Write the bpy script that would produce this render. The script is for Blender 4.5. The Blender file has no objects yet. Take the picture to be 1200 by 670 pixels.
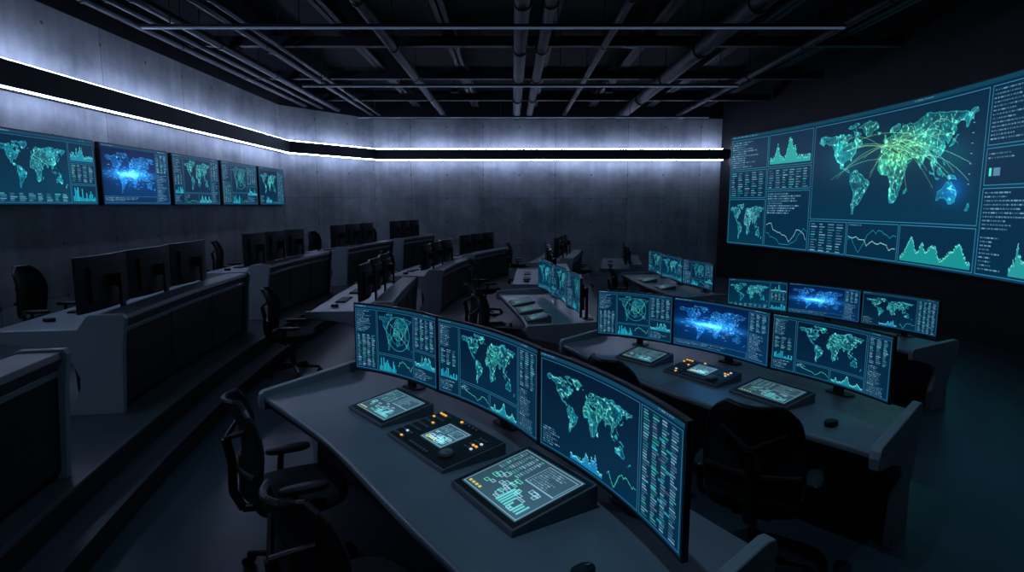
import bpy, bmesh, math, random
import numpy as np
from mathutils import Matrix, Vector
random.seed(7); RS=np.random.RandomState(11)
scene=bpy.context.scene
scene.view_settings.view_transform='Standard'
COL=scene.collection

# ---------------------------------------------------------------- materials
def mat(name,col,rough=.5,metal=0,emit=None,es=1.0,noise=0.0,nscale=6,bump=0.0,spec=.5):
    m=bpy.data.materials.new(name); m.use_nodes=True
    nt=m.node_tree; b=nt.nodes['Principled BSDF']
    b.inputs['Base Color'].default_value=(*col,1); b.inputs['Roughness'].default_value=rough
    b.inputs['Metallic'].default_value=metal; b.inputs['Specular IOR Level'].default_value=spec
    if emit: 
        b.inputs['Emission Color'].default_value=(*emit,1); b.inputs['Emission Strength'].default_value=es
    if noise>0 or bump>0:
        tc=nt.nodes.new('ShaderNodeTexCoord'); n=nt.nodes.new('ShaderNodeTexNoise')
        n.inputs['Scale'].default_value=nscale; n.inputs['Detail'].default_value=6
        nt.links.new(tc.outputs['Object'],n.inputs['Vector'])
        if noise>0:
            r=nt.nodes.new('ShaderNodeValToRGB')
            r.color_ramp.elements[0].position=.3; r.color_ramp.elements[1].position=.7
            r.color_ramp.elements[0].color=(*[c*(1-noise) for c in col],1)
            r.color_ramp.elements[1].color=(*[min(1,c*(1+noise)) for c in col],1)
            nt.links.new(n.outputs['Fac'],r.inputs['Fac']); nt.links.new(r.outputs['Color'],b.inputs['Base Color'])
        if bump>0:
            bp=nt.nodes.new('ShaderNodeBump'); bp.inputs['Strength'].default_value=bump; bp.inputs['Distance'].default_value=.01
            nt.links.new(n.outputs['Fac'],bp.inputs['Height']); nt.links.new(bp.outputs['Normal'],b.inputs['Normal'])
    return m

M_desk=mat('desk_grey_laminate',(.165,.195,.23),.30,noise=.08,nscale=3)
M_panel=mat('desk_end_panel_grey',(.26,.295,.335),.42,noise=.06,nscale=3)
M_dark=mat('console_black_panel',(.007,.009,.011),.5,noise=.2,nscale=5,spec=.35)
M_trim=mat('console_edge_rail',(.07,.08,.095),.4)
M_tshell=mat('touch_panel_shell',(.11,.125,.145),.35)
M_body=mat('monitor_plastic',(.008,.009,.011),.4,spec=.35)
M_off=mat('screen_off_glass',(.006,.012,.016),.12,spec=.8)
M_fab=mat('chair_mesh_fabric',(.006,.007,.009),.75,bump=.4,nscale=220,spec=.3)
M_cpl=mat('chair_black_plastic',(.009,.010,.012),.42,spec=.4)
M_metal=mat('brushed_metal',(.09,.1,.11),.35,.8)
M_ceil=mat('ceiling_black_paint',(.004,.006,.009),.85,noise=.3,nscale=1,spec=.2)
M_beam=mat('beam_dark_steel',(.009,.013,.018),.6,noise=.2,nscale=2,spec=.3)
M_pipe=mat('pipe_grey_metal',(.030,.037,.048),.45,.2,spec=.4)
M_wallblk=mat('wall_black_paint',(.006,.008,.011),.6,noise=.25,nscale=1,spec=.3)
M_fascia=mat('cove_fascia_grey',(.04,.05,.062),.6,noise=.15,nscale=2,spec=.3)
M_led=mat('led_strip',(.8,.85,1),.5,emit=(.53,.64,1.0),es=48)
M_bar=mat('linear_luminaire_dim',(.12,.15,.20),.4,emit=(.20,.32,.55),es=.16)
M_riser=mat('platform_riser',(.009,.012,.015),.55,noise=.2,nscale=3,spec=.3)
M_btn=mat('button_grey',(.16,.18,.20),.4)
M_bo=mat('button_amber',(.3,.15,.02),.4,emit=(1,.5,.08),es=.9)
M_br=mat('button_white',(.5,.6,.7),.4,emit=(.6,.85,1),es=.7)
M_bg=mat('button_green',(.02,.3,.2),.4,emit=(.1,.9,.5),es=.5)

def floor_mat(name,col,rough):
    m=bpy.data.materials.new(name); m.use_nodes=True; nt=m.node_tree; b=nt.nodes['Principled BSDF']
    tc=nt.nodes.new('ShaderNodeTexCoord')
    n=nt.nodes.new('ShaderNodeTexNoise'); n.inputs['Scale'].default_value=.8; n.inputs['Detail'].default_value=6; n.inputs['Roughness'].default_value=.5
    nt.links.new(tc.outputs['Object'],n.inputs['Vector'])
    r=nt.nodes.new('ShaderNodeValToRGB'); r.color_ramp.elements[0].position=.3; r.color_ramp.elements[1].position=.72
    r.color_ramp.elements[0].color=(*[c*.75 for c in col],1); r.color_ramp.elements[1].color=(*[c*1.25 for c in col],1)
    nt.links.new(n.outputs['Fac'],r.inputs['Fac']); nt.links.new(r.outputs['Color'],b.inputs['Base Color'])
    mr=nt.nodes.new('ShaderNodeMapRange'); mr.inputs['To Min'].default_value=rough-.03; mr.inputs['To Max'].default_value=rough+.05
    nt.links.new(n.outputs['Fac'],mr.inputs['Value']); nt.links.new(mr.outputs['Result'],b.inputs['Roughness'])
    b.inputs['Specular IOR Level'].default_value=.4
    return m
M_floor=floor_mat('floor_polished_concrete',(.036,.058,.076),.33)
M_plat=floor_mat('platform_concrete',(.048,.064,.078),.42)

def concrete():
    m=bpy.data.materials.new('wall_concrete'); m.use_nodes=True; nt=m.node_tree; b=nt.nodes['Principled BSDF']
    N=nt.nodes.new; L=nt.links.new
    uv=N('ShaderNodeUVMap'); uv.uv_map='UVMap'
    sp=N('ShaderNodeSeparateXYZ'); L(uv.outputs['UV'],sp.inputs[0])
    n=N('ShaderNodeTexNoise'); n.inputs['Scale'].default_value=.75; n.inputs['Detail'].default_value=11; n.inputs['Roughness'].default_value=.66
    L(uv.outputs['UV'],n.inputs['Vector'])
    r=N('ShaderNodeValToRGB'); r.color_ramp.elements[0].position=.30; r.color_ramp.elements[1].position=.72
    r.color_ramp.elements[0].color=(.12,.135,.15,1); r.color_ramp.elements[1].color=(.36,.385,.405,1)
    L(n.outputs['Fac'],r.inputs['Fac'])
    def math_(op,a,bv=None,c=None):
        q=N('ShaderNodeMath'); q.operation=op
        for k,x in enumerate((a,bv,c)):
            if x is None: continue
            if isinstance(x,(int,float)): q.inputs[k].default_value=x
            else: L(x,q.inputs[k])
        return q.outputs[0]
    def line(src,period,w):
        t=math_('MODULO',math_('ADD',src,100*period),period)
        d=math_('ABSOLUTE',math_('SUBTRACT',t,period/2))
        return math_('LESS_THAN',d,w)
    def dist(src,period):
        t=math_('MODULO',math_('ADD',src,100*period),period)
        return math_('SUBTRACT',t,period/2)
    l1=line(sp.outputs[0],2.4,.010); l2=line(sp.outputs[1],1.55,.008)
    dx=dist(math_('ADD',sp.outputs[0],.6),1.2); dy=dist(math_('ADD',sp.outputs[1],.40),.775)
    hole=math_('LESS_THAN',math_('ADD',math_('MULTIPLY',dx,dx),math_('MULTIPLY',dy,dy)),.0009)
    msk=math_('MAXIMUM',math_('MAXIMUM',math_('MULTIPLY',l1,.7),math_('MULTIPLY',l2,.6)),hole)
    wn=N('ShaderNodeTexWhiteNoise'); wn.noise_dimensions='2D'
    cb=N('ShaderNodeCombineXYZ'); L(math_('FLOOR',math_('DIVIDE',math_('ADD',sp.outputs[0],1.2),2.4)),cb.inputs[0]); L(math_('FLOOR',math_('DIVIDE',math_('ADD',sp.outputs[1],.775),1.55)),cb.inputs[1])
    L(cb.outputs[0],wn.inputs['Vector'])
    mp=N('ShaderNodeMapping'); mp.inputs['Scale'].default_value=(3.5,.25,1); L(uv.outputs['UV'],mp.inputs['Vector'])
    n2=N('ShaderNodeTexNoise'); n2.inputs['Scale'].default_value=1.6; n2.inputs['Detail'].default_value=7; L(mp.outputs['Vector'],n2.inputs['Vector'])
    tone=math_('ADD',math_('ADD',math_('MULTIPLY',wn.outputs['Value'],.25),.52),math_('MULTIPLY',n2.outputs['Fac'],.65))
    sc=N('ShaderNodeVectorMath'); sc.operation='SCALE'; L(r.outputs['Color'],sc.inputs[0]); L(tone,sc.inputs['Scale'])
    mx=N('ShaderNodeMixRGB'); mx.inputs['Color2'].default_value=(.045,.05,.055,1)
    L(math_('MULTIPLY',msk,.8),mx.inputs['Fac']); L(sc.outputs[0],mx.inputs['Color1'])
    L(mx.outputs['Color'],b.inputs['Base Color']); b.inputs['Roughness'].default_value=.7
    bp=N('ShaderNodeBump'); bp.inputs['Strength'].default_value=.4; bp.inputs['Distance'].default_value=.03
    L(n.outputs['Fac'],bp.inputs['Height']); L(bp.outputs['Normal'],b.inputs['Normal'])
    return m
M_conc=concrete()

def screen_mat(name,strength):
    m=bpy.data.materials.new(name); m.use_nodes=True; nt=m.node_tree; b=nt.nodes['Principled BSDF']
    a=nt.nodes.new('ShaderNodeAttribute'); a.attribute_name='Col'
    nt.links.new(a.outputs['Color'],b.inputs['Emission Color']); b.inputs['Emission Strength'].default_value=strength
    b.inputs['Base Color'].default_value=(.004,.005,.006,1); b.inputs['Roughness'].default_value=.4; b.inputs['Specular IOR Level'].default_value=.12
    m.cycles.emission_sampling='NONE'
    return m
M_scr=screen_mat('display_screen',1.7)
M_scrbig=screen_mat('video_wall_screen',1.9)

# ---------------------------------------------------------------- mesh builder
class MB:
    def __init__(s): s.v=[];s.f=[];s.m=[]
    def add(s,vs,fs,m=0):
        o=len(s.v); s.v+= [tuple(x) for x in vs]
        for f in fs: s.f.append([i+o for i in f]); s.m.append(m)
    def box(s,c,d,m=0,M=None):
        x,y,z=[k/2 for k in d]
        vs=[Vector((sx*x,sy*y,sz*z)) for sx in(-1,1) for sy in(-1,1) for sz in(-1,1)]
        if M is not None: vs=[M@v for v in vs]
        vs=[v+Vector(c) for v in vs]
        s.add(vs,[(0,1,3,2),(4,6,7,5),(0,4,5,1),(2,3,7,6),(0,2,6,4),(1,5,7,3)],m)
    def cyl(s,p1,p2,r1,r2=None,n=14,m=0):
        r2=r1 if r2 is None else r2
        p1=Vector(p1);p2=Vector(p2); d=(p2-p1).normalized()
        a=d.orthogonal().normalized(); b=d.cross(a)
        vs=[]
        for p,r in((p1,r1),(p2,r2)):
            for i in range(n):
                t=2*math.pi*i/n; vs.append(p+a*r*math.cos(t)+b*r*math.sin(t))
        fs=[(i,(i+1)%n,n+(i+1)%n,n+i) for i in range(n)]+[list(range(n))[::-1],list(range(n,2*n))]
        s.add(vs,fs,m)
    def tube(s,pts,r,n=8,m=0):
        for a,b in zip(pts[:-1],pts[1:]): s.cyl(a,b,r,r,n,m)
    def slab_round(s,c,w,d,h,m=0,n=28,e=3.5,crown=.02):
        vs=[];fs=[]
        rings=[(0,.90),(.25,1),(.7,1),(.92,.95),(1,.85)]
        for zz,k in rings:
            for i in range(n):
                t=2*math.pi*i/n; ct,st=math.cos(t),math.sin(t)
                x=abs(ct)**(2/e)*(1 if ct>=0 else -1)*w/2*k; y=abs(st)**(2/e)*(1 if st>=0 else -1)*d/2*k
                vs.append((c[0]+x,c[1]+y,c[2]+zz*h))
        for r in range(len(rings)-1):
            for i in range(n): fs.append((r*n+i,r*n+(i+1)%n,(r+1)*n+(i+1)%n,(r+1)*n+i))
        fs.append(list(range(n))[::-1]); fs.append(list(range((len(rings)-1)*n,len(rings)*n)))
        s.add(vs,fs,m)
    def mesh(s,name,mats,smooth=True,angle=.6):
        me=bpy.data.meshes.new(name); me.from_pydata(s.v,[],s.f); 
        for k in mats: me.materials.append(k)
        me.polygons.foreach_set('material_index',s.m)
        bm=bmesh.new(); bm.from_mesh(me); bmesh.ops.recalc_face_normals(bm,faces=bm.faces); bm.to_mesh(me); bm.free()
        if smooth: me.shade_smooth(); me.set_sharp_from_angle(angle=angle)
        return me
def obj(name,me,loc=(0,0,0),rz=0,scale=(1,1,1),parent=None,bevel=0):
    o=bpy.data.objects.new(name,me); COL.objects.link(o)
    o.location=loc; o.rotation_euler=(0,0,rz); o.scale=scale
    if parent: o.parent=parent
    if bevel:
        b=o.modifiers.new('bevel','BEVEL'); b.width=bevel; b.segments=2; b.limit_method='ANGLE'; b.angle_limit=.7
    return o

# ---------------------------------------------------------------- screen canvases (numpy-drawn, stored as colour attribute)
C=lambda r,g,b: np.array([r,g,b])/255.
TXT=C(145,195,220); LINE=C(46,105,132); BG=C(6,23,40); PAN=C(10,35,53); TEAL=C(32,155,178); GRN=C(76,215,178); BLUE=C(40,140,235)
def blank(w,h,a=BG,b=C(9,37,57)):
    t=np.linspace(0,1,h)[:,None,None]; s=np.linspace(0,1,w)[None,:,None]
    return (a*(1-t)+b*t)*np.ones((h,w,1))*(0.9+.2*s)
def rect(c,x0,y0,x1,y1,col,a=1.):
    x0,y0,x1,y1=[int(round(k)) for k in (x0,y0,x1,y1)]
    x0=max(0,x0);y0=max(0,y0)
    if x1<=x0: x1=x0+1
    if y1<=y0: y1=y0+1
    c[y0:y1,x0:x1]=c[y0:y1,x0:x1]*(1-a)+np.asarray(col)*a
def frame(c,x0,y0,x1,y1,col=LINE,a=.8,fill=None):
    if fill is not None: rect(c,x0,y0,x1,y1,fill,.8)
    rect(c,x0,y0,x1,y0+1,col,a);rect(c,x0,y1-1,x1,y1,col,a);rect(c,x0,y0,x0+1,y1,col,a);rect(c,x1-1,y0,x1,y1,col,a)
def text(c,x0,y0,x1,y1,step=4,th=2,col=TXT,a=.55,fill=.85):
    y=y0
    while y<y1-1:
        x=x0; end=x0+(x1-x0)*random.uniform(.4,1)*fill
        while x<end:
            w=random.choice([2,3,4,6,8]); w=min(w,end-x)
            rect(c,x,y,x+w,y+th,col,a*random.uniform(.4,1)); x+=w+2
        y+=step
def table(c,x0,y0,x1,y1,cols=4,step=4,col=TXT):
    cw=(x1-x0)/cols
    y=y0
    while y<y1-1:
        for k in range(cols):
            rect(c,x0+k*cw+1,y,x0+k*cw+1+cw*random.uniform(.35,.75),y+2,col if random.random()<.8 else GRN,random.uniform(.2,.6))
        y+=step
def area(c,x0,y0,x1,y1,col=TEAL,peaks=3,seed=0):
    r=np.random.RandomState(seed); n=int(x1-x0); t=np.linspace(0,1,n)
    v=.16+.20*r.rand(n)
    for k in range(peaks+2): v+= r.uniform(.2,.65)*np.exp(-((t-r.uniform(.1,.9))/r.uniform(.02,.08))**2)
    v=v/v.max()*.95
    for i in range(n):
        hh=v[i]*(y1-y0)
        yy=y1-hh
        rect(c,x0+i,yy,x0+i+1,y1,col,.55); rect(c,x0+i,yy,x0+i+1,yy+2,C(120,235,215),.7)
def bars(c,x0,y0,x1,y1,col=TEAL,n=12,seed=0):
    r=np.random.RandomState(seed); w=(x1-x0)/n
    for i in range(n): rect(c,x0+i*w,y1-(y1-y0)*r.uniform(.15,1),x0+i*w+w*.65,y1,col,.8)
def poly_line(c,pts,col,a=.9,th=1):
    for (xa,ya),(xb,yb) in zip(pts[:-1],pts[1:]):
        n=int(max(abs(xb-xa),abs(yb-ya)))+1
        xs=np.clip(np.round(np.linspace(xa,xb,n)).astype(int),0,c.shape[1]-th); ys=np.clip(np.round(np.linspace(ya,yb,n)).astype(int),0,c.shape[0]-th)
        for d in range(th):
            c[ys+d,xs]=c[ys+d,xs]*(1-a)+col*a
def wave(c,x0,y0,x1,y1,col=GRN,seed=0):
    r=np.random.RandomState(seed); n=18
    y=np.clip(np.cumsum(r.randn(n))*.13+.5,0.05,.95)
    poly_line(c,[(x0+(x1-x0)*i/(n-1),y1-(y1-y0)*y[i]) for i in range(n)],col,.7)
def ring(c,cx,cy,r,col,a=.8,th=1.2):
    Y,X=np.mgrid[0:c.shape[0],0:c.shape[1]]
    d=np.abs(np.hypot(X-cx,Y-cy)-r); k=np.clip(th-d,0,1)[...,None]*a
    c[:]=c*(1-k)+col*k
def glow(c,cx,cy,sx,sy,col,a=1.):
    Y,X=np.mgrid[0:c.shape[0],0:c.shape[1]]
    c+= (np.exp(-((X-cx)/sx)**2-((Y-cy)/sy)**2)*a)[...,None]*col
def lown(h,w,cells,r):
    g=r.rand(cells+1,cells*2+1)
    yi=np.linspace(0,cells,h); xi=np.linspace(0,cells*2,w)
    a=np.array([np.interp(xi,np.arange(cells*2+1),row) for row in g])
    return np.array([np.interp(yi,np.arange(cells+1),a[:,k]) for k in range(w)]).T
LAND=[
[(-168,66),(-156,71),(-140,70),(-125,70),(-110,68),(-96,68),(-92,71),(-85,69),(-82,67),(-87,64),(-94,60),(-92,57),(-82,55),(-80,51),(-78,55),(-77,60),(-73,62),(-65,59),(-60,55),(-56,52),(-66,50),(-60,47),(-66,44),(-70,42),(-75,37),(-81,31),(-80,26),(-83,29),(-90,30),(-97,27),(-97,21),(-91,18),(-88,21),(-87,17),(-83,15),(-82,9),(-78,8),(-85,11),(-92,14),(-100,17),(-106,21),(-110,28),(-114,31),(-117,33),(-124,40),(-124,48),(-132,55),(-145,60),(-155,57),(-165,61)],
[(-55,82),(-30,83),(-20,75),(-28,69),(-43,60),(-52,66),(-58,75),(-68,78)],
[(-78,8),(-72,12),(-62,10),(-51,4),(-44,-2),(-35,-6),(-39,-15),(-42,-22),(-48,-26),(-54,-34),(-62,-39),(-66,-45),(-69,-52),(-73,-53),(-74,-45),(-73,-37),(-70,-20),(-76,-14),(-81,-5),(-79,1)],
[(-6,35),(10,37),(11,33),(20,31),(32,31),(37,21),(43,12),(51,11),(47,4),(40,-4),(40,-14),(35,-20),(33,-27),(27,-34),(19,-35),(15,-27),(12,-17),(13,-7),(9,1),(8,5),(-4,5),(-9,5),(-15,11),(-17,16),(-13,27)],
[(5,58),(5,62),(14,68),(25,71),(30,69),(25,65),(21,63),(17,61),(18,59),(14,55),(10,59)],
[(-9,37),(-9,43),(-2,44),(-4,48),(4,52),(9,54),(9,57),(11,54),(21,55),(24,59),(30,60),(26,61),(30,65),(34,67),(41,66),(33,69),(44,68),(60,69),(70,73),(90,75),(104,78),(115,73),(140,73),(160,70),(178,69),(178,65),(165,60),(162,56),(157,51),(156,58),(150,59),(136,54),(140,50),(132,43),(128,38),(129,35),(126,36),(122,40),(118,38),(122,37),(120,34),(122,30),(117,23),(109,21),(108,15),(107,10),(105,9),(101,13),(103,2),(98,9),(98,16),(92,22),(87,21),(80,15),(78,8),(73,17),(70,22),(62,25),(57,26),(50,30),(48,29),(52,24),(57,24),(59,22),(53,16),(44,12),(35,28),(35,36),(27,37),(27,40),(40,41),(38,46),(30,46),(28,41),(22,37),(19,42),(13,45),(18,40),(16,38),(10,44),(4,43),(0,39),(-5,36)],
[(114,-22),(122,-18),(130,-12),(136,-12),(137,-16),(141,-12),(146,-19),(153,-26),(150,-37),(144,-38),(138,-35),(131,-31),(120,-34),(115,-34)],
[(-5,50),(1,51),(0,53),(-3,58),(-6,58),(-4,54)],[(131,31),(136,34),(141,36),(142,42),(145,44),(141,45),(140,40),(133,35)],
[(44,-25),(47,-25),(50,-15),(44,-17)],[(95,5),(104,-2),(105,-6),(100,-1)],[(109,1),(117,6),(118,1),(115,-4),(110,-3)],[(105,-6),(115,-8),(114,-9),(106,-8)],
[(131,-1),(141,-3),(150,-10),(143,-9),(133,-4)],[(167,-46),(172,-41),(175,-36),(178,-38),(171,-45)],[(-24,65),(-14,65),(-18,63)],
[(-80,73),(-62,66),(-68,62),(-78,68)],[(-90,82),(-65,82),(-80,76),(-95,77)],[(-117,73),(-102,73),(-102,69),(-115,69)],[(120,18),(122,14),(126,7),(122,10)],[(119,1),(124,1),(122,-5),(120,-5)]]
def landmask(w,h,rr):
    jl=(lown(h,w,22,rr)-.5)*7; jt=(lown(h,w,22,rr)-.5)*7
    lon=np.linspace(-172,186,w)[None,:]*np.ones((h,1))+jl; lat=np.linspace(84,-58,h)[:,None]*np.ones((1,w))+jt
    M=np.zeros((h,w),bool)
    for P in LAND:
        ins=np.zeros((h,w),bool); n=len(P)
        for i in range(n):
            x1,y1=P[i];x2,y2=P[(i+1)%n]
            if y1==y2: continue
            c=((y1>lat)!=(y2>lat))&(lon<(x2-x1)*(lat-y1)/(y2-y1)+x1)
            ins^=c
        M|=ins
    return M
def worldmap(c,x0,y0,x1,y1,seed=0,col=TEAL,hot=GRN,dots=True,arcs=0,gl=40,grid=True,hotc=(.55,.35),fill=.75,gs=1.0,net=0):
    x0,y0,x1,y1=[int(k) for k in (x0,y0,x1,y1)]; w=x1-x0;h=y1-y0; r=np.random.RandomState(seed)
    M=landmask(w,h,r); n=lown(h,w,9,r); n2=lown(h,w,28,r)
    sub=c[y0:y1,x0:x1]
    if grid:
        sub[::max(6,h//9),:]+=.018; sub[:,::max(6,w//16)]+=.018
    k=(.22+.9*n*n2*1.5); k=np.clip(k,0.18,1)
    if dots: k=k*np.where(r.rand(h,w)<.6,1,.5)
    Yg,Xg=np.mgrid[0:h,0:w]; hs=np.exp(-((Xg/w-hotc[0])/.25)**2-((Yg/h-hotc[1])/.3)**2)
    colr=col[None,None]*(1-hs[...,None]*.6)+hot*hs[...,None]*.6
    er=M.copy(); er[1:]&=M[:-1];er[:-1]&=M[1:];er[:,1:]&=M[:,:-1];er[:,:-1]&=M[:,1:]
    edge=M&~er
    fac=(M*k*fill)[...,None]; sub[:]=sub*(1-fac)+colr*fac
    fe=(edge*.5)[...,None]; sub[:]=sub*(1-fe)+(colr*.7+.3*C(120,240,235))*fe
    ys,xs=np.nonzero(M)
    if net:
        idx=r.randint(len(ys),size=net); pts=np.stack([xs[idx],ys[idx]],1).astype(float)
        for i in range(net):
            d=np.hypot(*(pts-pts[i]).T); o=np.argsort(d)[1:3]
            for j in o:
                if d[j]<w*.10: poly_line(sub,[tuple(pts[i]),tuple(pts[j])],C(130,235,205),.35)
    for i in range(gl):
        j=r.randint(len(ys)); s=r.uniform(.7,1.9)*w/260.*gs
        yy,xx=ys[j],xs[j]; a=max(0,int(yy-6*s)),int(yy+6*s)+1,max(0,int(xx-6*s)),int(xx+6*s)+1
        Y,X=np.mgrid[a[0]:min(a[1],h),a[2]:min(a[3],w)]
        g=np.exp(-((X-xx)**2+(Y-yy)**2)/(s*s*2))[...,None]*r.uniform(.2,.6)
        sub[a[0]:min(a[1],h),a[2]:min(a[3],w)]+=g*(hot if r.rand()<.75 else C(190,235,150))
    for i in range(arcs):
        a=np.array([w*r.uniform(.5,.66),h*r.uniform(.2,.45)]); b=np.array([w*r.uniform(.1,.98),h*r.uniform(.15,.75)])
        m=(a+b)/2-np.array([0,h*r.uniform(.08,.28)])
        pts=[((1-t)**2*a+2*t*(1-t)*m+t*t*b) for t in np.linspace(0,1,40)]
        poly_line(sub,[tuple(p) for p in pts],C(150,225,160),.38)
    return M
W,H=300,168
def header(c):
    rect(c,0,0,W,7,C(18,52,72)); text(c,4,2,70,4,3,2); text(c,W-50,2,W-4,4,3,2)
def can_map(seed,side='both'):
    c=blank(W,H); header(c)
    frame(c,3,10,60,H-4,fill=PAN); text(c,7,14,56,60,4); table(c,7,66,56,100,3); bars(c,8,106,55,130,seed=seed); text(c,7,136,56,H-8,4)
    frame(c,63,10,W-62,126); worldmap(c,66,14,W-65,122,seed,gl=80,net=60)
    frame(c,W-59,10,W-3,H-4,fill=PAN); table(c,W-55,14,W-6,80,3); text(c,W-55,86,W-6,H-8,4)
    frame(c,63,129,150,H-4,fill=PAN); wave(c,66,132,147,H-8,seed=seed); text(c,68,134,110,144,4)
    frame(c,153,129,W-62,H-4,fill=PAN); area(c,156,134,W-65,H-6,seed=seed+1)
    return c
def can_radar(seed):
    c=blank(W,H); header(c)
    frame(c,3,10,72,H-4,fill=PAN); text(c,7,14,68,70,4); table(c,7,76,68,H-8,4)
    frame(c,75,10,205,118); worldmap(c,78,14,202,112,seed,gl=25,col=C(26,110,135),hot=C(60,190,180))
    for rr in (16,28,42): ring(c,148,62,rr,GRN if rr!=28 else TEAL,.5)
    poly_line(c,[(110,90),(135,60),(160,74),(185,36)],GRN,.7); poly_line(c,[(120,40),(148,62),(182,88)],TXT,.7)
    frame(c,75,121,205,H-4,fill=PAN); bars(c,80,126,140,H-6,n=14,seed=seed); wave(c,146,126,200,H-8,seed=seed)
    frame(c,208,10,W-3,90,fill=PAN); table(c,212,14,W-6,86,4)
    frame(c,208,93,W-3,H-4,fill=PAN); area(c,212,98,W-6,130,seed=seed+3); text(c,212,136,W-6,H-8,4)
    return c
def can_blue(seed):
    c=blank(W,H,C(7,24,54),C(8,42,78)); header(c)
    worldmap(c,14,18,W-70,140,seed,col=C(30,110,190),hot=C(70,180,245),gl=60)
    glow(c,120,80,105,12,C(50,165,250),.45); glow(c,110,80,70,34,C(20,95,190),.4); glow(c,105,80,34,6,C(180,225,255),.4)
    r=np.random.RandomState(seed)
    for i in range(170):
        x=r.normal(118,64); y=80+r.normal(0,16)
        if 4<x<W-75: rect(c,x,y,x+r.randint(2,14),y+1,C(130,210,255),.5)
    frame(c,W-66,10,W-3,H-4,fill=C(12,38,62)); table(c,W-62,14,W-6,70,3); text(c,W-62,76,W-6,H-8,4)
    frame(c,3,144,W-69,H-4,fill=C(12,38,62)); text(c,7,148,W-75,H-7,4)
    return c
def can_map2(seed):
    c=blank(W,H,C(7,30,48),C(9,48,68)); header(c)
    frame(c,3,10,210,H-4); worldmap(c,8,22,206,135,seed,gl=90,hot=C(120,225,195)); table(c,8,142,206,H-8,8)
    frame(c,213,10,W-3,60,fill=PAN); area(c,217,16,W-6,56,seed=seed)
    frame(c,213,63,W-3,115,fill=PAN); table(c,217,67,W-6,112,4)
    frame(c,213,118,W-3,H-4,fill=PAN); bars(c,217,124,W-6,H-8,n=16,seed=seed)
    return c
def can_mapleft(seed):
    c=blank(W,H); header(c)
    frame(c,3,10,215,H-4); worldmap(c,12,24,205,122,seed,gl=80,net=70)
    area(c,70,128,140,H-8,C(40,150,215),2,seed); wave(c,150,128,210,H-8,seed=seed); text(c,8,128,60,H-8,4)
    frame(c,218,10,W-3,H-4,fill=PAN); table(c,222,14,W-6,H-8,4)
    for i in range(14): rect(c,240+(i%3)*14,30+i*9,250+(i%3)*14,33+i*9,C(90,60,100) if i%4==0 else TEAL,.6)
    return c
def can_tab(seed,w=150,h=110):
    c=blank(w,h,C(40,60,72),C(46,72,84))
    frame(c,3,3,w-3,h-3,TXT,.6); table(c,7,8,w*.45,h*.5,4); frame(c,w*.5,8,w-7,h*.45,TXT,.6); text(c,w*.53,12,w-10,h*.42,4)
    r=np.random.RandomState(seed)
    for i in range(22):
        x=r.uniform(8,w-24);y=r.uniform(h*.5,h-14); frame(c,x,y,x+r.randint(8,18),y+r.randint(4,9),TXT if r.rand()<.75 else GRN,.8)
    bars(c,w*.55,h*.6,w-10,h-10,col=C(90,190,190),n=9,seed=seed)
    for i in range(4): rect(c,8+i*9,h-12,14+i*9,h-8,C(220,200,80),.7)
    return np.clip(c*1.1,0,1)
BW,BH=1080,300
def can_big():
    c=blank(BW,BH,C(7,30,46),C(10,44,63)); rect(c,0,0,BW,8,C(14,50,66)); text(c,8,3,200,6,4,2); text(c,620,3,700,6,4,2)
    frame(c,4,12,150,92,fill=PAN,a=1); text(c,9,18,146,88,6,3)
    frame(c,4,96,150,170,fill=PAN,a=1); table(c,9,102,146,168,5,6)
    frame(c,154,12,316,92,fill=PAN,a=1); area(c,160,20,310,86,C(50,190,172),3,5)
    frame(c,154,96,316,150,fill=PAN,a=1); table(c,160,102,312,148,6,6); 
    frame(c,154,154,316,296,fill=PAN,a=1); text(c,160,160,312,214,6,3); wave(c,160,222,310,290,C(170,230,230),3); wave(c,160,230,310,290,TEAL,9)
    frame(c,4,174,150,296,a=1); worldmap(c,8,186,147,288,4,gl=60,col=C(60,160,175),hot=C(140,225,215))
    frame(c,322,12,800,222,LINE,1); worldmap(c,330,20,792,216,21,gl=280,arcs=32,hot=C(90,205,125),hotc=(.52,.33),col=C(32,148,160),gs=.6,net=220)
    glow(c,590,92,50,28,C(80,130,45),.3); glow(c,720,110,50,28,C(10,90,90),.22); glow(c,735,165,30,20,C(10,60,130),.55); glow(c,430,90,60,40,C(10,80,80),.28)
    for i in range(7): rect(c,770+0*i,60+i*16,774,61+i*16,TXT,.7)
    frame(c,322,226,448,296,fill=PAN,a=1); table(c,328,232,444,294,4,6)
    frame(c,452,226,606,296,fill=PAN,a=1); wave(c,456,240,600,292,C(170,240,230),7); wave(c,456,236,600,290,TEAL,8); text(c,458,230,520,234,6,2)
    frame(c,610,226,800,296,fill=PAN,a=1); area(c,616,244,794,292,C(34,165,152),9,12)
    frame(c,806,12,930,100,fill=PAN,a=1); text(c,811,18,926,96,6,2)
    frame(c,806,104,930,160,fill=PAN,a=1); text(c,811,112,926,124,6,2); rect(c,815,134,820,146,GRN,.8); rect(c,824,134,838,146,TXT,.4)
    frame(c,806,164,930,296,fill=PAN,a=1); text(c,811,170,926,230,6,2); text(c,811,238,870,292,6,2); area(c,876,240,926,292,C(50,175,165),5,3)
    frame(c,936,12,1076,150,fill=PAN,a=1); area(c,942,60,1070,144,seed=31); text(c,942,18,1060,50,6,2)
    frame(c,936,154,1076,296,fill=PAN,a=1); table(c,942,160,1072,294,5,6)
    return c
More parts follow.
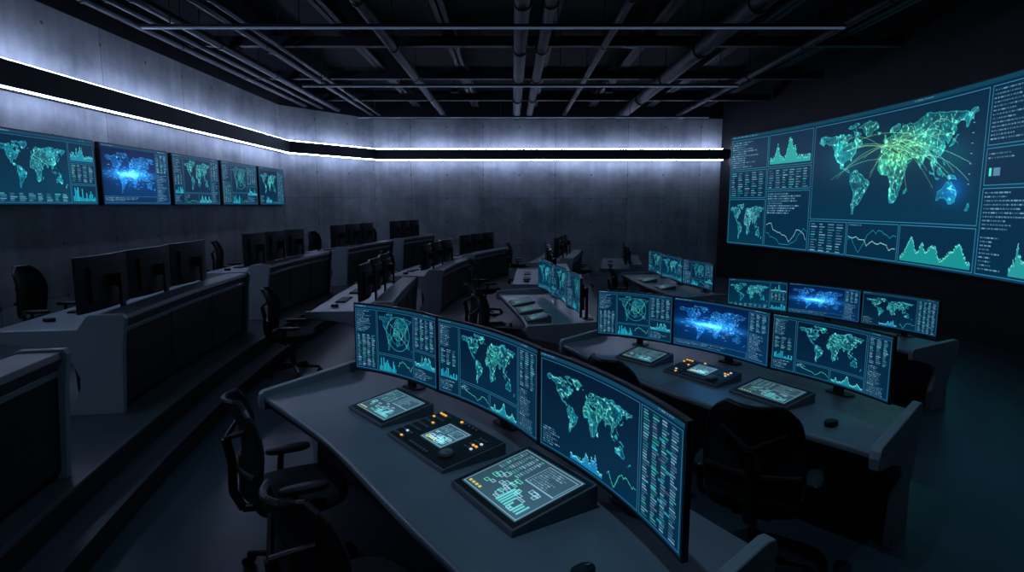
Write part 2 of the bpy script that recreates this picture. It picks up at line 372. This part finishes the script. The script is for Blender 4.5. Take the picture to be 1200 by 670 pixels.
def grid_mesh(name,c,fx,material,gain=1.0):
    h,w=c.shape[:2]
    u,v=np.meshgrid(np.linspace(0,1,w),np.linspace(0,1,h))
    P=np.stack(fx(u,v),-1).reshape(-1,3)
    idx=np.arange(w*h).reshape(h,w)
    F=np.stack([idx[:-1,:-1],idx[1:,:-1],idx[1:,1:],idx[:-1,1:]],-1).reshape(-1,4)
    me=bpy.data.meshes.new(name); me.vertices.add(len(P)); me.vertices.foreach_set('co',P.ravel().astype(np.float32))
    me.loops.add(F.size); me.loops.foreach_set('vertex_index',F.ravel().astype(np.int32))
    me.polygons.add(len(F)); me.polygons.foreach_set('loop_start',(np.arange(len(F))*4).astype(np.int32))
    me.update(calc_edges=True)
    lin=np.clip(c,0,1)**2.2*gain
    at=me.color_attributes.new('Col','FLOAT_COLOR','POINT')
    at.data.foreach_set('color',np.concatenate([lin.reshape(-1,3),np.ones((w*h,1))],1).ravel().astype(np.float32))
    me.materials.append(material); return me

# ---------------------------------------------------------------- monitors
MW,MH,MZ=.97,.52,.10; RC=2.2
def monitor_body():
    b=MB(); n=18
    def strip(x0,x1,y0,y1,z0,z1,m=0):
        vs=[];fs=[]
        for i in range(n+1):
            x=x0+(x1-x0)*i/n; yo=-x*x/(2*RC)
            vs+=[(x,y0+yo,z0),(x,y1+yo,z0),(x,y1+yo,z1),(x,y0+yo,z1)]
        for i in range(n):
            a=i*4
            for k in range(4): fs.append((a+k,a+(k+1)%4,a+4+(k+1)%4,a+4+k))
        fs+=[(0,1,2,3),(n*4,n*4+3,n*4+2,n*4+1)]
        b.add(vs,fs,m)
    strip(-MW/2,MW/2,0,.028,MZ,MZ+MH)
    strip(-MW*.36,MW*.36,.028,.05,MZ+.08,MZ+MH-.1)
    b.box((0,.075,MZ+.27),(.14,.06,.12))
    b.box((0,.115,MZ+.12),(.07,.025,.44))
    b.slab_round((0,.135,0),.20,.12,.012)
    return b.mesh('monitor_body',[M_body],angle=.5)
BODY=monitor_body()
def scr_mesh(name,c,gain=1.0):
    m=.010
    def fx(u,v):
        x=(u-.5)*(MW-2*m); return x,-x*x/(2*RC)-.002,MZ+m*1.6+(1-v)*(MH-2.8*m)
    return grid_mesh(name,c,fx,M_scr,gain)
SC={'map':scr_mesh('s_map',can_map(3)),'map3':scr_mesh('s_map3',can_mapleft(8)),'radar':scr_mesh('s_radar',can_radar(5)),
    'blue':scr_mesh('s_blue',can_blue(6)),'map2':scr_mesh('s_map2',can_map2(9))}
SC['dim']=scr_mesh('s_dim',can_radar(15),.18)
off=MB(); n=16
for i in range(n+1):
    x=-MW/2+.01+(MW-.02)*i/n; off.v+=[(x,-x*x/(2*RC)-.002,MZ+.015),(x,-x*x/(2*RC)-.002,MZ+MH-.012)]
for i in range(n): off.f.append([2*i,2*i+2,2*i+3,2*i+1]); off.m.append(0)
SC['off']=off.mesh('s_off',[M_off])
def monitor(pl,pr,z,kind,sz=1.0,gap=.012):
    dx,dy=pr[0]-pl[0],pr[1]-pl[1]; d=math.hypot(dx,dy)
    o=obj('computer_monitor',BODY,((pl[0]+pr[0])/2-dy/d*.035*1,(pl[1]+pr[1])/2+dx/d*.035,z+.001),math.atan2(dy,dx),((d-gap)/MW,1,sz))
    obj('screen',SC[kind],parent=o); return o

# ---------------------------------------------------------------- consoles
def CR(P,t):
    n=len(P)-1
    P=[np.array(p,float) for p in P]
    if t<0: return P[0]+(CR(P,0.02)-P[0])/.02*t
    if t>1: return P[-1]+(P[-1]-CR(P,.98))/.02*(t-1)
    s=t*n; i=min(int(s),n-1); u=s-i
    p0=P[i-1] if i>0 else 2*P[0]-P[1]; p1=P[i];p2=P[i+1]; p3=P[i+2] if i+2<=n else 2*P[n]-P[n-1]
    return .5*((2*p1)+(-p0+p2)*u+(2*p0-5*p1+4*p2-p3)*u*u+(-p0+3*p1-3*p2+p3)*u**3)
def console(front,back,floor=0,ledge=False,ht=.75):
    b=MB()
    Lf=sum(np.linalg.norm(CR(front,(i+1)/20)-CR(front,i/20)) for i in range(20))
    Lb=sum(np.linalg.norm(CR(back,(i+1)/20)-CR(back,i/20)) for i in range(20)); L=(Lf+Lb)/2
    def P(t,s,z):
        f=CR(front,t);k=CR(back,t); q=f+(k-f)*s; return (q[0],q[1],floor+z)
    def sweep(poly,t0,t1,n,m):
        vs=[];fs=[];k=len(poly)
        for i in range(n+1):
            t=t0+(t1-t0)*i/n; vs+=[P(t,s,z) for s,z in poly]
        for i in range(n):
            for j in range(k): fs.append((i*k+j,i*k+(j+1)%k,(i+1)*k+(j+1)%k,(i+1)*k+j))
        fs+=[list(range(k))[::-1],list(range(n*k,n*k+k))]
        b.add(vs,fs,m)
    sweep([(0,ht-.04),(0,ht-.012),(.012,ht),(1,ht),(1,ht-.04)],0,1,26,0)        # worktop
    sweep([(.03,ht-.09),(.03,ht-.04),(.5,ht-.04),(.5,ht-.09)],.0,1,20,1)           # under tray
    c0=.64 if ledge else .50
    sweep([(c0,.06),(c0-.02,ht-.05),(.97,ht-.05),(.92,.06)],0.0,1,24,1)              # cabinet
    sweep([(c0+.04,0),(c0+.04,.06),(.90,.06),(.90,0)],0.0,1,24,1)                        # plinth
    if ledge:
        sweep([(.80,ht),(.78,ht+.10),(.80,ht+.12),(1.03,ht+.12),(1.04,ht+.08),(1.0,ht)],0,1,26,2)
        sweep([(.95,ht-.66),(.99,ht),(1.0,ht),(.965,ht-.66)],0,1,24,1)
        for t in (.333,.667):
            sweep([(.965,ht-.62),(.985,ht-.02),(1.006,ht-.02),(.975,ht-.62)],t-.002,t+.002,1,2)
    th=.055/L
    if ledge: ep=[(-.03,ht-.07),(-.04,ht-.01),(-.02,ht+.015),(.70,ht+.015),(.77,ht+.12),(.80,ht+.135),(1.04,ht+.135),(1.06,ht+.10),(1.03,ht-.12),(.99,0),(.58,0),(.60,.08),(.68,.22),(.69,.32),(.64,ht-.26),(.5,ht-.15),(.3,ht-.11)]
    else: ep=[(-.03,ht-.09),(-.045,ht-.02),(-.03,ht+.02),(0,ht+.04),(.97,ht+.075),(1.03,ht+.06),(1.055,ht+.02),(1.03,ht-.14),(.84,.30),(.86,0),(.46,0),(.48,.25),(.56,ht-.30),(.5,ht-.22),(.3,ht-.15)]
    sweep(ep,-th,0,1,3); sweep(ep,1,1+th,1,3)
    return obj('control_console',b.mesh('control_console',[M_desk,M_dark,M_trim,M_panel],angle=.5),bevel=.006)
def normals(P):
    out=[]
    for i in range(len(P)):
        a=np.array(P[max(0,i-1)]);b=np.array(P[min(len(P)-1,i+1)]); d=(b-a)/np.linalg.norm(b-a); out.append(np.array([-d[1],d[0]]))
    return out
def offs(P,k): return [tuple(np.array(p)+n*k) for p,n in zip(P,normals(P))]
def extend(P,k):
    P=[np.array(p,float) for p in P]
    a=P[0]-(P[1]-P[0])/np.linalg.norm(P[1]-P[0])*k; b=P[-1]+(P[-1]-P[-2])/np.linalg.norm(P[-1]-P[-2])*k
    return [tuple(a)]+[tuple(p) for p in P[1:-1]]+[tuple(b)]

# ---------------------------------------------------------------- touch panels
def panel_shell(w,d,h0,h1):
    b=MB()
    vs=[(-w/2,-d/2,0),(w/2,-d/2,0),(w/2,d/2,0),(-w/2,d/2,0),(-w/2,-d/2,h0),(w/2,-d/2,h0),(w/2,d/2,h1),(-w/2,d/2,h1)]
    b.add(vs,[(0,3,2,1),(4,5,6,7),(0,1,5,4),(1,2,6,5),(2,3,7,6),(3,0,4,7)],0)
    return b
TAB=[can_tab(3),can_tab(8),can_tab(14,80,60)]
def touch_panel(c,ang,z,w,d,k=0,h0=.02,h1=.075,gain=1.0):
    b=panel_shell(w,d,h0,h1)
    sl=(h1-h0)/d
    def zz(y): return h0+(y+d/2)*sl
    e=.012
    b.add([(-w/2+e,-d/2+e,zz(-d/2+e)+.002),(w/2-e,-d/2+e,zz(-d/2+e)+.002),(w/2-e,d/2-e,zz(d/2-e)+.002),(-w/2+e,d/2-e,zz(d/2-e)+.002)],[(0,1,2,3)],1)
    o=obj('touch_panel',b.mesh('touch_panel',[M_tshell,M_body],False),(c[0],c[1],z+.001),ang,bevel=.004)
    e2=.038
    def fx(u,v):
        y=(d/2-e2)-(d-2*e2)*v; return (u-.5)*(w-2*e2),y,zz(y)+.0045
    obj('screen',grid_mesh('touch_screen',TAB[k],fx,M_scr,gain),parent=o)
def control_panel(c,ang,z,w,d,h0=.02,h1=.07):
    b=panel_shell(w,d,h0,h1); sl=(h1-h0)/d
    zz=lambda y:h0+(y+d/2)*sl
    R=Matrix.Rotation(math.atan(sl),3,'X')
    b.box((0,0,zz(0)+.001),(w-.02,(d-.02),.006),1,R)
    r=random.Random(3)
    def btn(x,y,s=.020,m=2,hh=.012): b.box((x,y,zz(y)+.004),(s,s*.8,hh),m,R)
    for i in range(5):
        for j in range(7):
            x=-w*.45+i*.026; y=-d*.40+j*d*.13
            m=2
            q=r.random()
            if q<.12 or (j==6 and i<3): m=3
            elif q<.22: m=4
            btn(x,y,.016,m)
    for i in range(3):
        for j in range(4):
            x=w*.30+i*.028; y=d*.05+j*.034; btn(x,y,.016,r.choice([2,2,2,3,5,4]))
    for i in range(7): btn(-w*.15+i*.03,-d*.40,.018,2)
    for i in range(5): btn(-w*.12+i*.04,d*.42,.018,3 if i==0 else 2)
    p=Vector((w*.30,-d*.25,zz(-d*.25)))
    nn=R@Vector((0,0,1))
    b.cyl(p,p+nn*.014,.048,.046,28,6); b.cyl(p+nn*.014,p+nn*.024,.036,.033,28,2)
    b.cyl(p+nn*.024+Vector((.018,0,0)),p+nn*.027+Vector((.018,0,0)),.007,.007,12,6)
    o=obj('control_keypad',b.mesh('control_keypad',[M_tshell,M_body,M_btn,M_bo,M_br,M_bg,M_metal]),(c[0],c[1],z+.001),ang,bevel=.002)
    sw,sd=w*.36,d*.52
    def fx(u,v):
        y=sd/2-sd*v+.01; return (u-.5)*sw+w*.0,y,zz(y)+.008
    obj('screen',grid_mesh('keypad_screen',TAB[2],fx,M_scr,.9),parent=o)
def mouse_mesh():
    b=MB(); b.slab_round((0,0,0),.062,.105,.034,0,24,2.4); b.box((0,.025,.034),(.008,.02,.008),1); return b.mesh('mouse',[M_body,M_btn])
MOUSE=mouse_mesh()
def kb_mesh():
    b=MB(); b.box((0,0,.008),(.44,.14,.016),0)
    for r_ in range(5):
        for k in range(14): b.box((-.195+k*.03,-.05+r_*.025,.018),(.025,.020,.007),1)
    return b.mesh('keyboard',[M_body,M_cpl],False)
KB=kb_mesh()

# ---------------------------------------------------------------- chair
def chair_mesh():
    b=MB()
    for k in range(5):
        a=2*math.pi*k/5+.3; e=Vector((math.cos(a)*.31,math.sin(a)*.31,.075))
        b.cyl((math.cos(a)*.03,math.sin(a)*.03,.105),e,.026,.016,8,1)
        s=Vector((-math.sin(a),math.cos(a),0))
        b.cyl(e,e+Vector((0,0,-.03)),.01,.01,8,1)
        for q in(-1,1): b.cyl(e+s*.008*q+Vector((0,0,-.045)),e+s*.028*q+Vector((0,0,-.045)),.03,.03,14,1)
    b.cyl((0,0,.08),(0,0,.26),.034,.034,14,1); b.cyl((0,0,.26),(0,0,.42),.02,.02,14,2)
    b.box((0,-.01,.425),(.2,.26,.045),1)
    b.slab_round((0,.03,.445),.52,.50,.085,0,36,3.2)
    nx,nz=12,16
    def bp(u,v):
        z=.56+.52*v; hw=.19+.055*math.sin(math.pi*min(1,v*.8+.18))
        if v>.82: hw*=1-.35*((v-.82)/.18)**2
        x=(u*2-1)*hw
        y=-.235-.03*math.cos(v*math.pi*1.4)*1.0-.10*v*v+.07*(u*2-1)**2
        return Vector((x,y,z))
    vs=[];fs=[]
    for s_ in (0,.018):
        for j in range(nz+1):
            for i in range(nx+1): vs.append(bp(i/nx,j/nz)+Vector((0,-s_,0)))
    w1=nx+1; T=(nz+1)*w1
    for j in range(nz):
        for i in range(nx):
            a=j*w1+i; fs.append((a,a+1,a+w1+1,a+w1)); fs.append((T+a,T+a+w1,T+a+w1+1,T+a+1))
    b.add(vs,fs,0)
    per=[bp(i/nx,0) for i in range(nx+1)]+[bp(1,j/nz) for j in range(1,nz+1)]+[bp(1-i/nx,1) for i in range(1,nx+1)]+[bp(0,1-j/nz) for j in range(1,nz+1)]
    per=[p+Vector((0,-.009,0)) for p in per]
    b.tube(per,.015,8,1)
    b.tube([bp(u/8,.28)+Vector((0,-.035,0)) for u in range(9)],.017,8,1)
    b.tube([(0,-.12,.425),(0,-.27,.45),(0,-.315,.55),(0,-.31,.72),(0,-.335,.86)],.024,10,1)
    b.tube([(0,-.335,.86),tuple(bp(.15,.72)+Vector((0,-.02,0)))],.013,8,1); b.tube([(0,-.335,.86),tuple(bp(.85,.72)+Vector((0,-.02,0)))],.013,8,1)
    for q in(-1,1):
        b.tube([(q*.10,-.02,.43),(q*.285,-.04,.44),(q*.30,-.04,.50),(q*.30,-.03,.61)],.018,8,1)
        b.slab_round((q*.295,.01,.61),.085,.26,.032,1,20,3)
    return b.mesh('office_chair',[M_fab,M_cpl,M_metal],angle=.7)
CHAIR=chair_mesh()
def chair(x,y,z,ang_face):
    obj('office_chair',CHAIR,(x,y,z),ang_face-math.pi/2)

# ================================================================ ROOM
LWALL=[(-6.6,-3.2),(-6.6,17.4),(-4.56,20.2),(7.15,20.2)]
def inward(P,k):
    out=[]
    for i,p in enumerate(P):
        p=np.array(p,float); ns=[]
        for a,b_ in ((i-1,i),(i,i+1)):
            if a<0 or b_>=len(P): continue
            d=np.array(P[b_],float)-np.array(P[a],float); d/=np.linalg.norm(d); ns.append(np.array([d[1],-d[0]]))
        n_=sum(ns)/len(ns); n_=n_/np.dot(n_,n_)**.5
        n_=n_/np.dot(n_,ns[0]); out.append(tuple(p+n_*k))
    return out
def ribbon(name,P,k0,k1,z0,z1,m,split=False):
    A=inward(P,k0);B=inward(P,k1)
    segs=[range(i,i+2) for i in range(len(P)-1)] if split else [range(len(P))]
    for sg in segs:
        b=MB(); vs=[]
        for i in sg:
            a,c=A[i],B[i]; vs+=[(a[0],a[1],z0),(c[0],c[1],z0),(c[0],c[1],z1),(a[0],a[1],z1)]
        n=len(sg); fs=[]
        for i in range(n-1):
            for j in range(4): fs.append((i*4+j,i*4+(j+1)%4,i*4+4+(j+1)%4,i*4+4+j))
        fs+=[(0,1,2,3),(n*4-4,n*4-1,n*4-2,n*4-3)]
        b.add(vs,fs,0); obj(name,b.mesh(name,[m],False))
def wall(name,p,q,z0,z1,m):
    L=math.hypot(q[0]-p[0],q[1]-p[1]); d=((q[0]-p[0])/L,(q[1]-p[1])/L); n_=(-d[1],d[0])
    b=MB(); t=.2
    o0=(p[0]+n_[0]*t,p[1]+n_[1]*t);o1=(q[0]+n_[0]*t,q[1]+n_[1]*t)
    vs=[(p[0],p[1],z0),(q[0],q[1],z0),(q[0],q[1],z1),(p[0],p[1],z1),(o0[0],o0[1],z0),(o1[0],o1[1],z0),(o1[0],o1[1],z1),(o0[0],o0[1],z1)]
    b.add(vs,[(0,1,2,3),(4,7,6,5),(0,4,5,1),(3,2,6,7),(0,3,7,4),(1,5,6,2)],0)
    me=b.mesh(name,[m],False); uv=me.uv_layers.new(name='UVMap')
    for lp in me.loops:
        v=me.vertices[lp.vertex_index].co; uv.data[lp.index].uv=((v.x-p[0])*d[0]+(v.y-p[1])*d[1],v.z)
    return obj(name,me)
ZC=4.9; ZT=5.8
wall('wall_left',LWALL[0],LWALL[1],-.3,ZC,M_conc)
wall('wall_corner',LWALL[1],LWALL[2],-.3,ZC,M_conc)
wall('wall_back',LWALL[2],LWALL[3],-.3,ZC,M_conc)
ribbon('trim_1',LWALL,-.2,.0,ZC,ZT,M_ceil)
F0,F1=3.57,3.90
ribbon('trim_2',LWALL,.0,.05,F0,F1,M_fascia,True)
ribbon('trim_2',LWALL,.05,.30,F0,F1,M_fascia,True)
LS=[(-6.6,-3.1),(-6.6,17.4),(-4.56,20.2),(6.9,20.2)]
ribbon('led_strip_light',LS,.25,.275,F0-.02,F0,M_led,True)
ribbon('led_strip_light',LS,.22,.245,F1,F1+.02,M_led,True)
wall('wall_front',(9,-3.2),(-6.6,-3.2),-.3,ZT,M_wallblk)
sx=lambda Y:8.2-.0213*(Y-12)**2
RW=[(sx(Y)+.16,Y) for Y in np.linspace(20.2,3.0,30)]+[(sx(3.0)+.16,-3.2)]
ribbon('wall_right',RW,-.2,0,-.3,ZT,M_wallblk)
ys=np.linspace(-3.2,20.2,60)
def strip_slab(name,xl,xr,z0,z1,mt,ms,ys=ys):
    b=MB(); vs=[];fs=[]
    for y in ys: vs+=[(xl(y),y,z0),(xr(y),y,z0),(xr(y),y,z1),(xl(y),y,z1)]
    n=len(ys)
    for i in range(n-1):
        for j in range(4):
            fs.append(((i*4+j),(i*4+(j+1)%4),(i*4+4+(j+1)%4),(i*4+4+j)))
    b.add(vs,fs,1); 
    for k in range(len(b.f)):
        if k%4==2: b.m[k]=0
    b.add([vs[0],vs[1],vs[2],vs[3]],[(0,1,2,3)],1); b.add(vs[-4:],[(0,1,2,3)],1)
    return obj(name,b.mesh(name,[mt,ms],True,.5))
SY=[-3.2,2,4,5.2,6.5,8,11,16,20.2]; SX=[3.9,3.6,3.2,2.8,2.15,1.75,1.7,2.1,2.6]
stepx=lambda y: float(np.interp(y,SY,SX))
edge=lambda y:-3.4+.0154*(y-10)**2
strip_slab('floor',lambda y:-6.6,lambda y:9.0,-.4,-.3,M_floor,M_floor)
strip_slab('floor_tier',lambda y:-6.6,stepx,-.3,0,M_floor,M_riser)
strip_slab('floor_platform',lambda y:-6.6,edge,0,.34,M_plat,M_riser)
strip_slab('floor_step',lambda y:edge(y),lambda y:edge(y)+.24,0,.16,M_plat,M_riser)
strip_slab('trim_3',lambda y:edge(y)-.02,lambda y:edge(y)+.012,.325,.345,M_trim,M_trim)
b=MB(); b.box((1.2,8.5,ZT+.05),(17,24.5,.1)); obj('ceiling',b.mesh('ceiling',[M_ceil],False))
for x in(-5.0,-3.1,-1.2,.7,2.6,4.5,6.3):
    b=MB(); b.box((x,8.5,5.62),(.05,23.2,.36)); b.box((x,8.5,5.29),(.22,23.2,.04)); b.box((x,8.5,5.37),(.04,23.2,.2)); b.box((x,8.5,5.45),(.22,23.2,.06))
    obj('ceiling_beam',b.mesh('ceiling_beam',[M_beam],False))
for y in(3,6,9,12,15,18):
    b=MB(); b.box((.5,y,5.2),(14,.16,.18)); obj('ceiling_cross_beam',b.mesh('ccb',[M_beam],False))
def pipe(name,x,z,r,y0=-3,y1=20,m=M_pipe):
    b=MB(); b.cyl((x,y0,z),(x,y1,z),r,r,18,0)
    for y in np.arange(y0+1.5,y1,2.6): b.cyl((x,y,z),(x,y+.06,z),r*1.18,r*1.18,18,0); b.box((x,y+.03,(z+ZT)/2),(.015,.015,ZT-z))
    obj(name,b.mesh(name,[m]))
for x,z,r in((-6.1,5.0,.06),(-5.75,5.0,.05),(-5.4,5.02,.07),(-4.55,5.0,.05),(-4.3,5.0,.04)): pipe('ceiling_pipe',x,z,r)
for x,z,r in((-2.2,4.98,.09),(.15,4.95,.12),(.55,4.95,.10),(1.7,5.0,.06),(3.5,4.95,.15),(5.4,5.0,.07)): pipe('ceiling_duct',x,z,r,m=M_beam)
for y,x0,x1 in((8.8,-5.2,4.67),(13.0,-4.4,4.75),(17.5,-4.4,5.6)):
    b=MB(); b.box(((x0+x1)/2,y,4.56),(x1-x0,.05,.02)); 
    obj('linear_ceiling_light',b.mesh('linear_light',[M_bar],False))
    b=MB(); b.box(((x0+x1)/2,y,4.59),(x1-x0,.05,.04),0)
    for x in np.linspace(x0+.4,x1-.4,6): b.cyl((x,y,4.60),(x,y,ZT),.008,.008,6,0)
    obj('light_suspension_rail',b.mesh('rail',[M_beam],False))

# ================================================================ VIDEO WALL
BIG=can_big(); Y0,Y1=19.5,7.4; Z1,Z0=4.22,.86
obj('video_wall_display',grid_mesh('video_wall',BIG,lambda u,v:(sx(Y0+(Y1-Y0)*u),Y0+(Y1-Y0)*u,Z1+(Z0-Z1)*v),M_scrbig,1.0))
RF=[(sx(Y)+.005,Y) for Y in np.linspace(Y0+.05,Y1-.05,40)]
ribbon('video_wall_frame',RF,-.14,-.0,Z0-.03,Z1+.03,M_body)

kinds=['map2','blue','map','radar','map3']
ys_=[(7.62,9.52),(9.64,11.54),(11.66,13.5),(13.62,15.5),(15.62,17.3)]
for (a,c_),k in zip(ys_,kinds):
    b=MB(); b.box((-6.56,(a+c_)/2,2.59),(.07,c_-a,1.0)); o=obj('wall_display',b.mesh('wall_display',[M_body],False))
    w=c_-a-.04
    cv={'map2':can_map2(31),'blue':can_blue(32),'map':can_map(33),'radar':can_radar(34),'map3':can_mapleft(35)}[k]
    obj('screen',grid_mesh('wall_screen',cv,lambda u,v,a=a,w=w:(-6.52+0*u,a+.02+w*u,3.07-.96*v),M_scr,1.15),parent=o)

# ================================================================ LIT CONSOLES
PA=[(-1.19,4.47),(-.485,3.9),(.155,3.0),(.615,1.95)]
console([(-1.76,4.10),(-1.08,3.30),(-.38,2.30),(.22,1.50)],[(-1.25,4.84),(-.28,4.14),(.42,3.18),(.98,2.2)])
for i,k in enumerate(('radar','map','map3')): monitor(PA[i],PA[i+1],.75,k)
touch_panel((-.80,3.79),math.radians(-50),.75,.46,.38,0,gain=.8)
control_panel((-.385,3.24),math.radians(-53),.75,.64,.40)
touch_panel((.045,2.63),math.radians(-57),.75,.54,.46,1,.03,.11,gain=.8)
obj('computer_mouse',MOUSE,(.26,2.03,.751),-1.0)
PB=[(.84,5.77),(1.47,5.33),(2.01,4.52),(2.42,3.67)]
console([(.50,5.72),(.86,4.80),(1.35,3.92),(1.98,3.14)],[(.98,6.12),(1.66,5.62),(2.24,4.76),(2.66,3.82)])
for i,k in enumerate(('radar','blue','map')): monitor(PB[i],PB[i+1],.75,k,.86)
touch_panel((1.16,5.11),math.radians(-52),.75,.40,.30,0,gain=.55)
control_panel((1.50,4.60),math.radians(-56),.75,.52,.30)
touch_panel((1.83,4.08),math.radians(-60),.75,.46,.32,1,gain=.55)
obj('computer_mouse',MOUSE,(1.97,3.54,.751),-1.0)
PC=[(3.34,9.16),(4.04,8.63),(4.63,7.8),(5.04,6.92)]
E=extend(PC,.05); console(offs(E,-.6),offs(E,.20),-.3)
for i,k in enumerate(('map2','blue','map3')): monitor(PC[i],PC[i+1],.45,k,.86)
PD=[(.42,9.1),(.56,8.25),(.70,7.4),(.78,6.62)]
E=extend(PD,.10); console(offs(E,-.62),offs(E,.26),0)
for i,k in enumerate(('map2','map','radar')): monitor(PD[i],PD[i+1],.75,k,.86)
touch_panel((.13,8.1),math.radians(-82),.75,.42,.30,0,gain=.3); touch_panel((.22,7.5),math.radians(-84),.75,.42,.30,1,gain=.3); touch_panel((.3,6.95),math.radians(-84),.75,.34,.28,0,gain=.3)
PE=[(3.25,14.1),(3.28,12.95),(3.4,11.8),(3.65,10.7)]
E=extend(PE,.12); console(offs(E,-.6),offs(E,.28),-.3)
for i,k in enumerate(('map','map2','radar')): monitor(PE[i],PE[i+1],.45,k,.95)
touch_panel((2.95,12.9),math.radians(-86),.45,.42,.30,0,gain=.3); touch_panel((3.05,11.8),math.radians(-84),.45,.42,.30,1,gain=.3)

# ================================================================ DARK CONSOLES
def dark(back,floor,kinds=('off','off','off'),depth=1.05,chairs=(.25,.7),dist=.55,kb=True):
    front=offs(back,-depth); console(front,back,floor,ledge=True,ht=.72)
    mid=offs(back,-.42); n=len(kinds)
    pts=[tuple(CR(mid,.06+.88*i/n)) for i in range(n+1)]
    for i,k in enumerate(kinds): monitor(pts[i],pts[i+1],floor+.72,k,.95)
    ang=math.atan2(back[-1][1]-back[0][1],back[-1][0]-back[0][0])
    for i,t in enumerate(chairs):
        p=CR(offs(back,-depth-dist),t); chair(p[0],p[1],floor,ang+math.pi/2+random.uniform(-.35,.35))
    if kb:
        p=CR(offs(back,-.80),.35); obj('computer_keyboard',KB,(p[0],p[1],floor+.721),ang)
        p=CR(offs(back,-.80),.66); obj('computer_keyboard',KB,(p[0],p[1],floor+.721),ang)
        p=CR(offs(back,-.80),.86); obj('computer_mouse',MOUSE,(p[0],p[1],floor+.721),ang)
dark([(-2.88,3.68),(-2.72,2.75),(-2.50,1.8)],.34,chairs=(.5,))
dark([(-3.65,8.1),(-3.52,6.5),(-3.30,4.95)],.34,chairs=(.42,))
dark([(-3.66,11.9),(-3.74,10.5),(-3.75,9.1)],.34)
dark([(-3.15,15.6),(-3.42,14.3),(-3.6,13.0)],.34)
dark([(-2.45,18.6),(-2.75,17.5),(-3.0,16.4)],.34)
dark([(-1.72,10.5),(-1.68,9.1),(-1.6,7.7)],0,kinds=('dim','dim','dim'),chairs=(),kb=True)
chair(-2.74,7.3,0,.2)
dark([(-1.0,14.3),(-1.25,12.9),(-1.38,11.5)],0,kinds=('dim','off','dim'),chairs=(.5,),dist=.3)
dark([(-.1,17.8),(-.6,16.6),(-1.0,15.3)],0,dist=.4,chairs=(.4,))
dark([(1.15,12.9),(1.10,11.6),(1.05,10.3)],0,kinds=('off','dim','off'),chairs=(.6,))
dark([(1.95,16.9),(1.7,15.5),(1.4,14.1)],0,chairs=(.4,))
dark([(3.9,18.6),(3.65,17.2),(3.4,15.6)],-.3,chairs=(.5,))

chair(-1.24,3.22,0,math.radians(28))
chair(-.64,2.22,0,math.radians(50))
chair(.28,5.05,0,math.radians(20)); chair(.85,4.05,0,math.radians(35)); chair(1.38,3.2,0,math.radians(60))
chair(-.28,7.7,0,.1); chair(-.12,6.75,0,-.1)
chair(2.45,8.35,-.3,.6); chair(3.3,7.5,-.3,.6); chair(3.85,6.5,-.3,.7)
chair(2.35,12.4,-.3,0)

# ================================================================ LIGHTS : spots added as ambient fill, not fixtures of the room
def fill_spot(x,y,p,ang=115):
    b=MB(); n=20
    vs=[];
    for z,r in((4.98,.10),(5.15,.10)):
        for i in range(n): t=2*math.pi*i/n; vs.append((x+math.cos(t)*r,y+math.sin(t)*r,z))
    fs=[(i,(i+1)%n,n+(i+1)%n,n+i) for i in range(n)]+[list(range(n,2*n))]
    b.add(vs,fs,0); b.cyl((x,y,5.15),(x,y,ZT),.012,.012,8,0)
    obj('fill_lamp_can',b.mesh('can',[M_ceil]))  # made-up housing that hides the fill spot from the camera
    l=bpy.data.lights.new('added_fill_lamp','SPOT'); l.energy=p; l.color=(.40,.70,1.0); l.spot_size=math.radians(ang); l.spot_blend=1.0; l.shadow_soft_size=.07
    o=bpy.data.objects.new('added_fill_lamp',l); COL.objects.link(o); o.location=(x,y,5.05)
for x,y,p in((-4.2,2,26),(-.2,2.2,115),(3.0,2.5,40),(-4.2,7,28),(-.6,6.5,44),(2.9,6.3,52),(-2.2,11.5,20),(2.2,11.5,26),(-4.6,12,20),(-1.5,16,14),(2.5,16,16),(6,6,62)):
    fill_spot(x,y,p)
w=bpy.data.worlds.new('world'); scene.world=w; w.use_nodes=True; w.node_tree.nodes['Background'].inputs[0].default_value=(.01,.015,.02,1)
# ================================================================ CAMERA
cd=bpy.data.cameras.new('camera'); cd.sensor_width=36; cd.lens=21.0; cd.clip_start=.05
co=bpy.data.objects.new('camera',cd); COL.objects.link(co); co.location=(0,0,2.1); co.rotation_euler=(math.radians(90-7.73),0,0); scene.camera=co
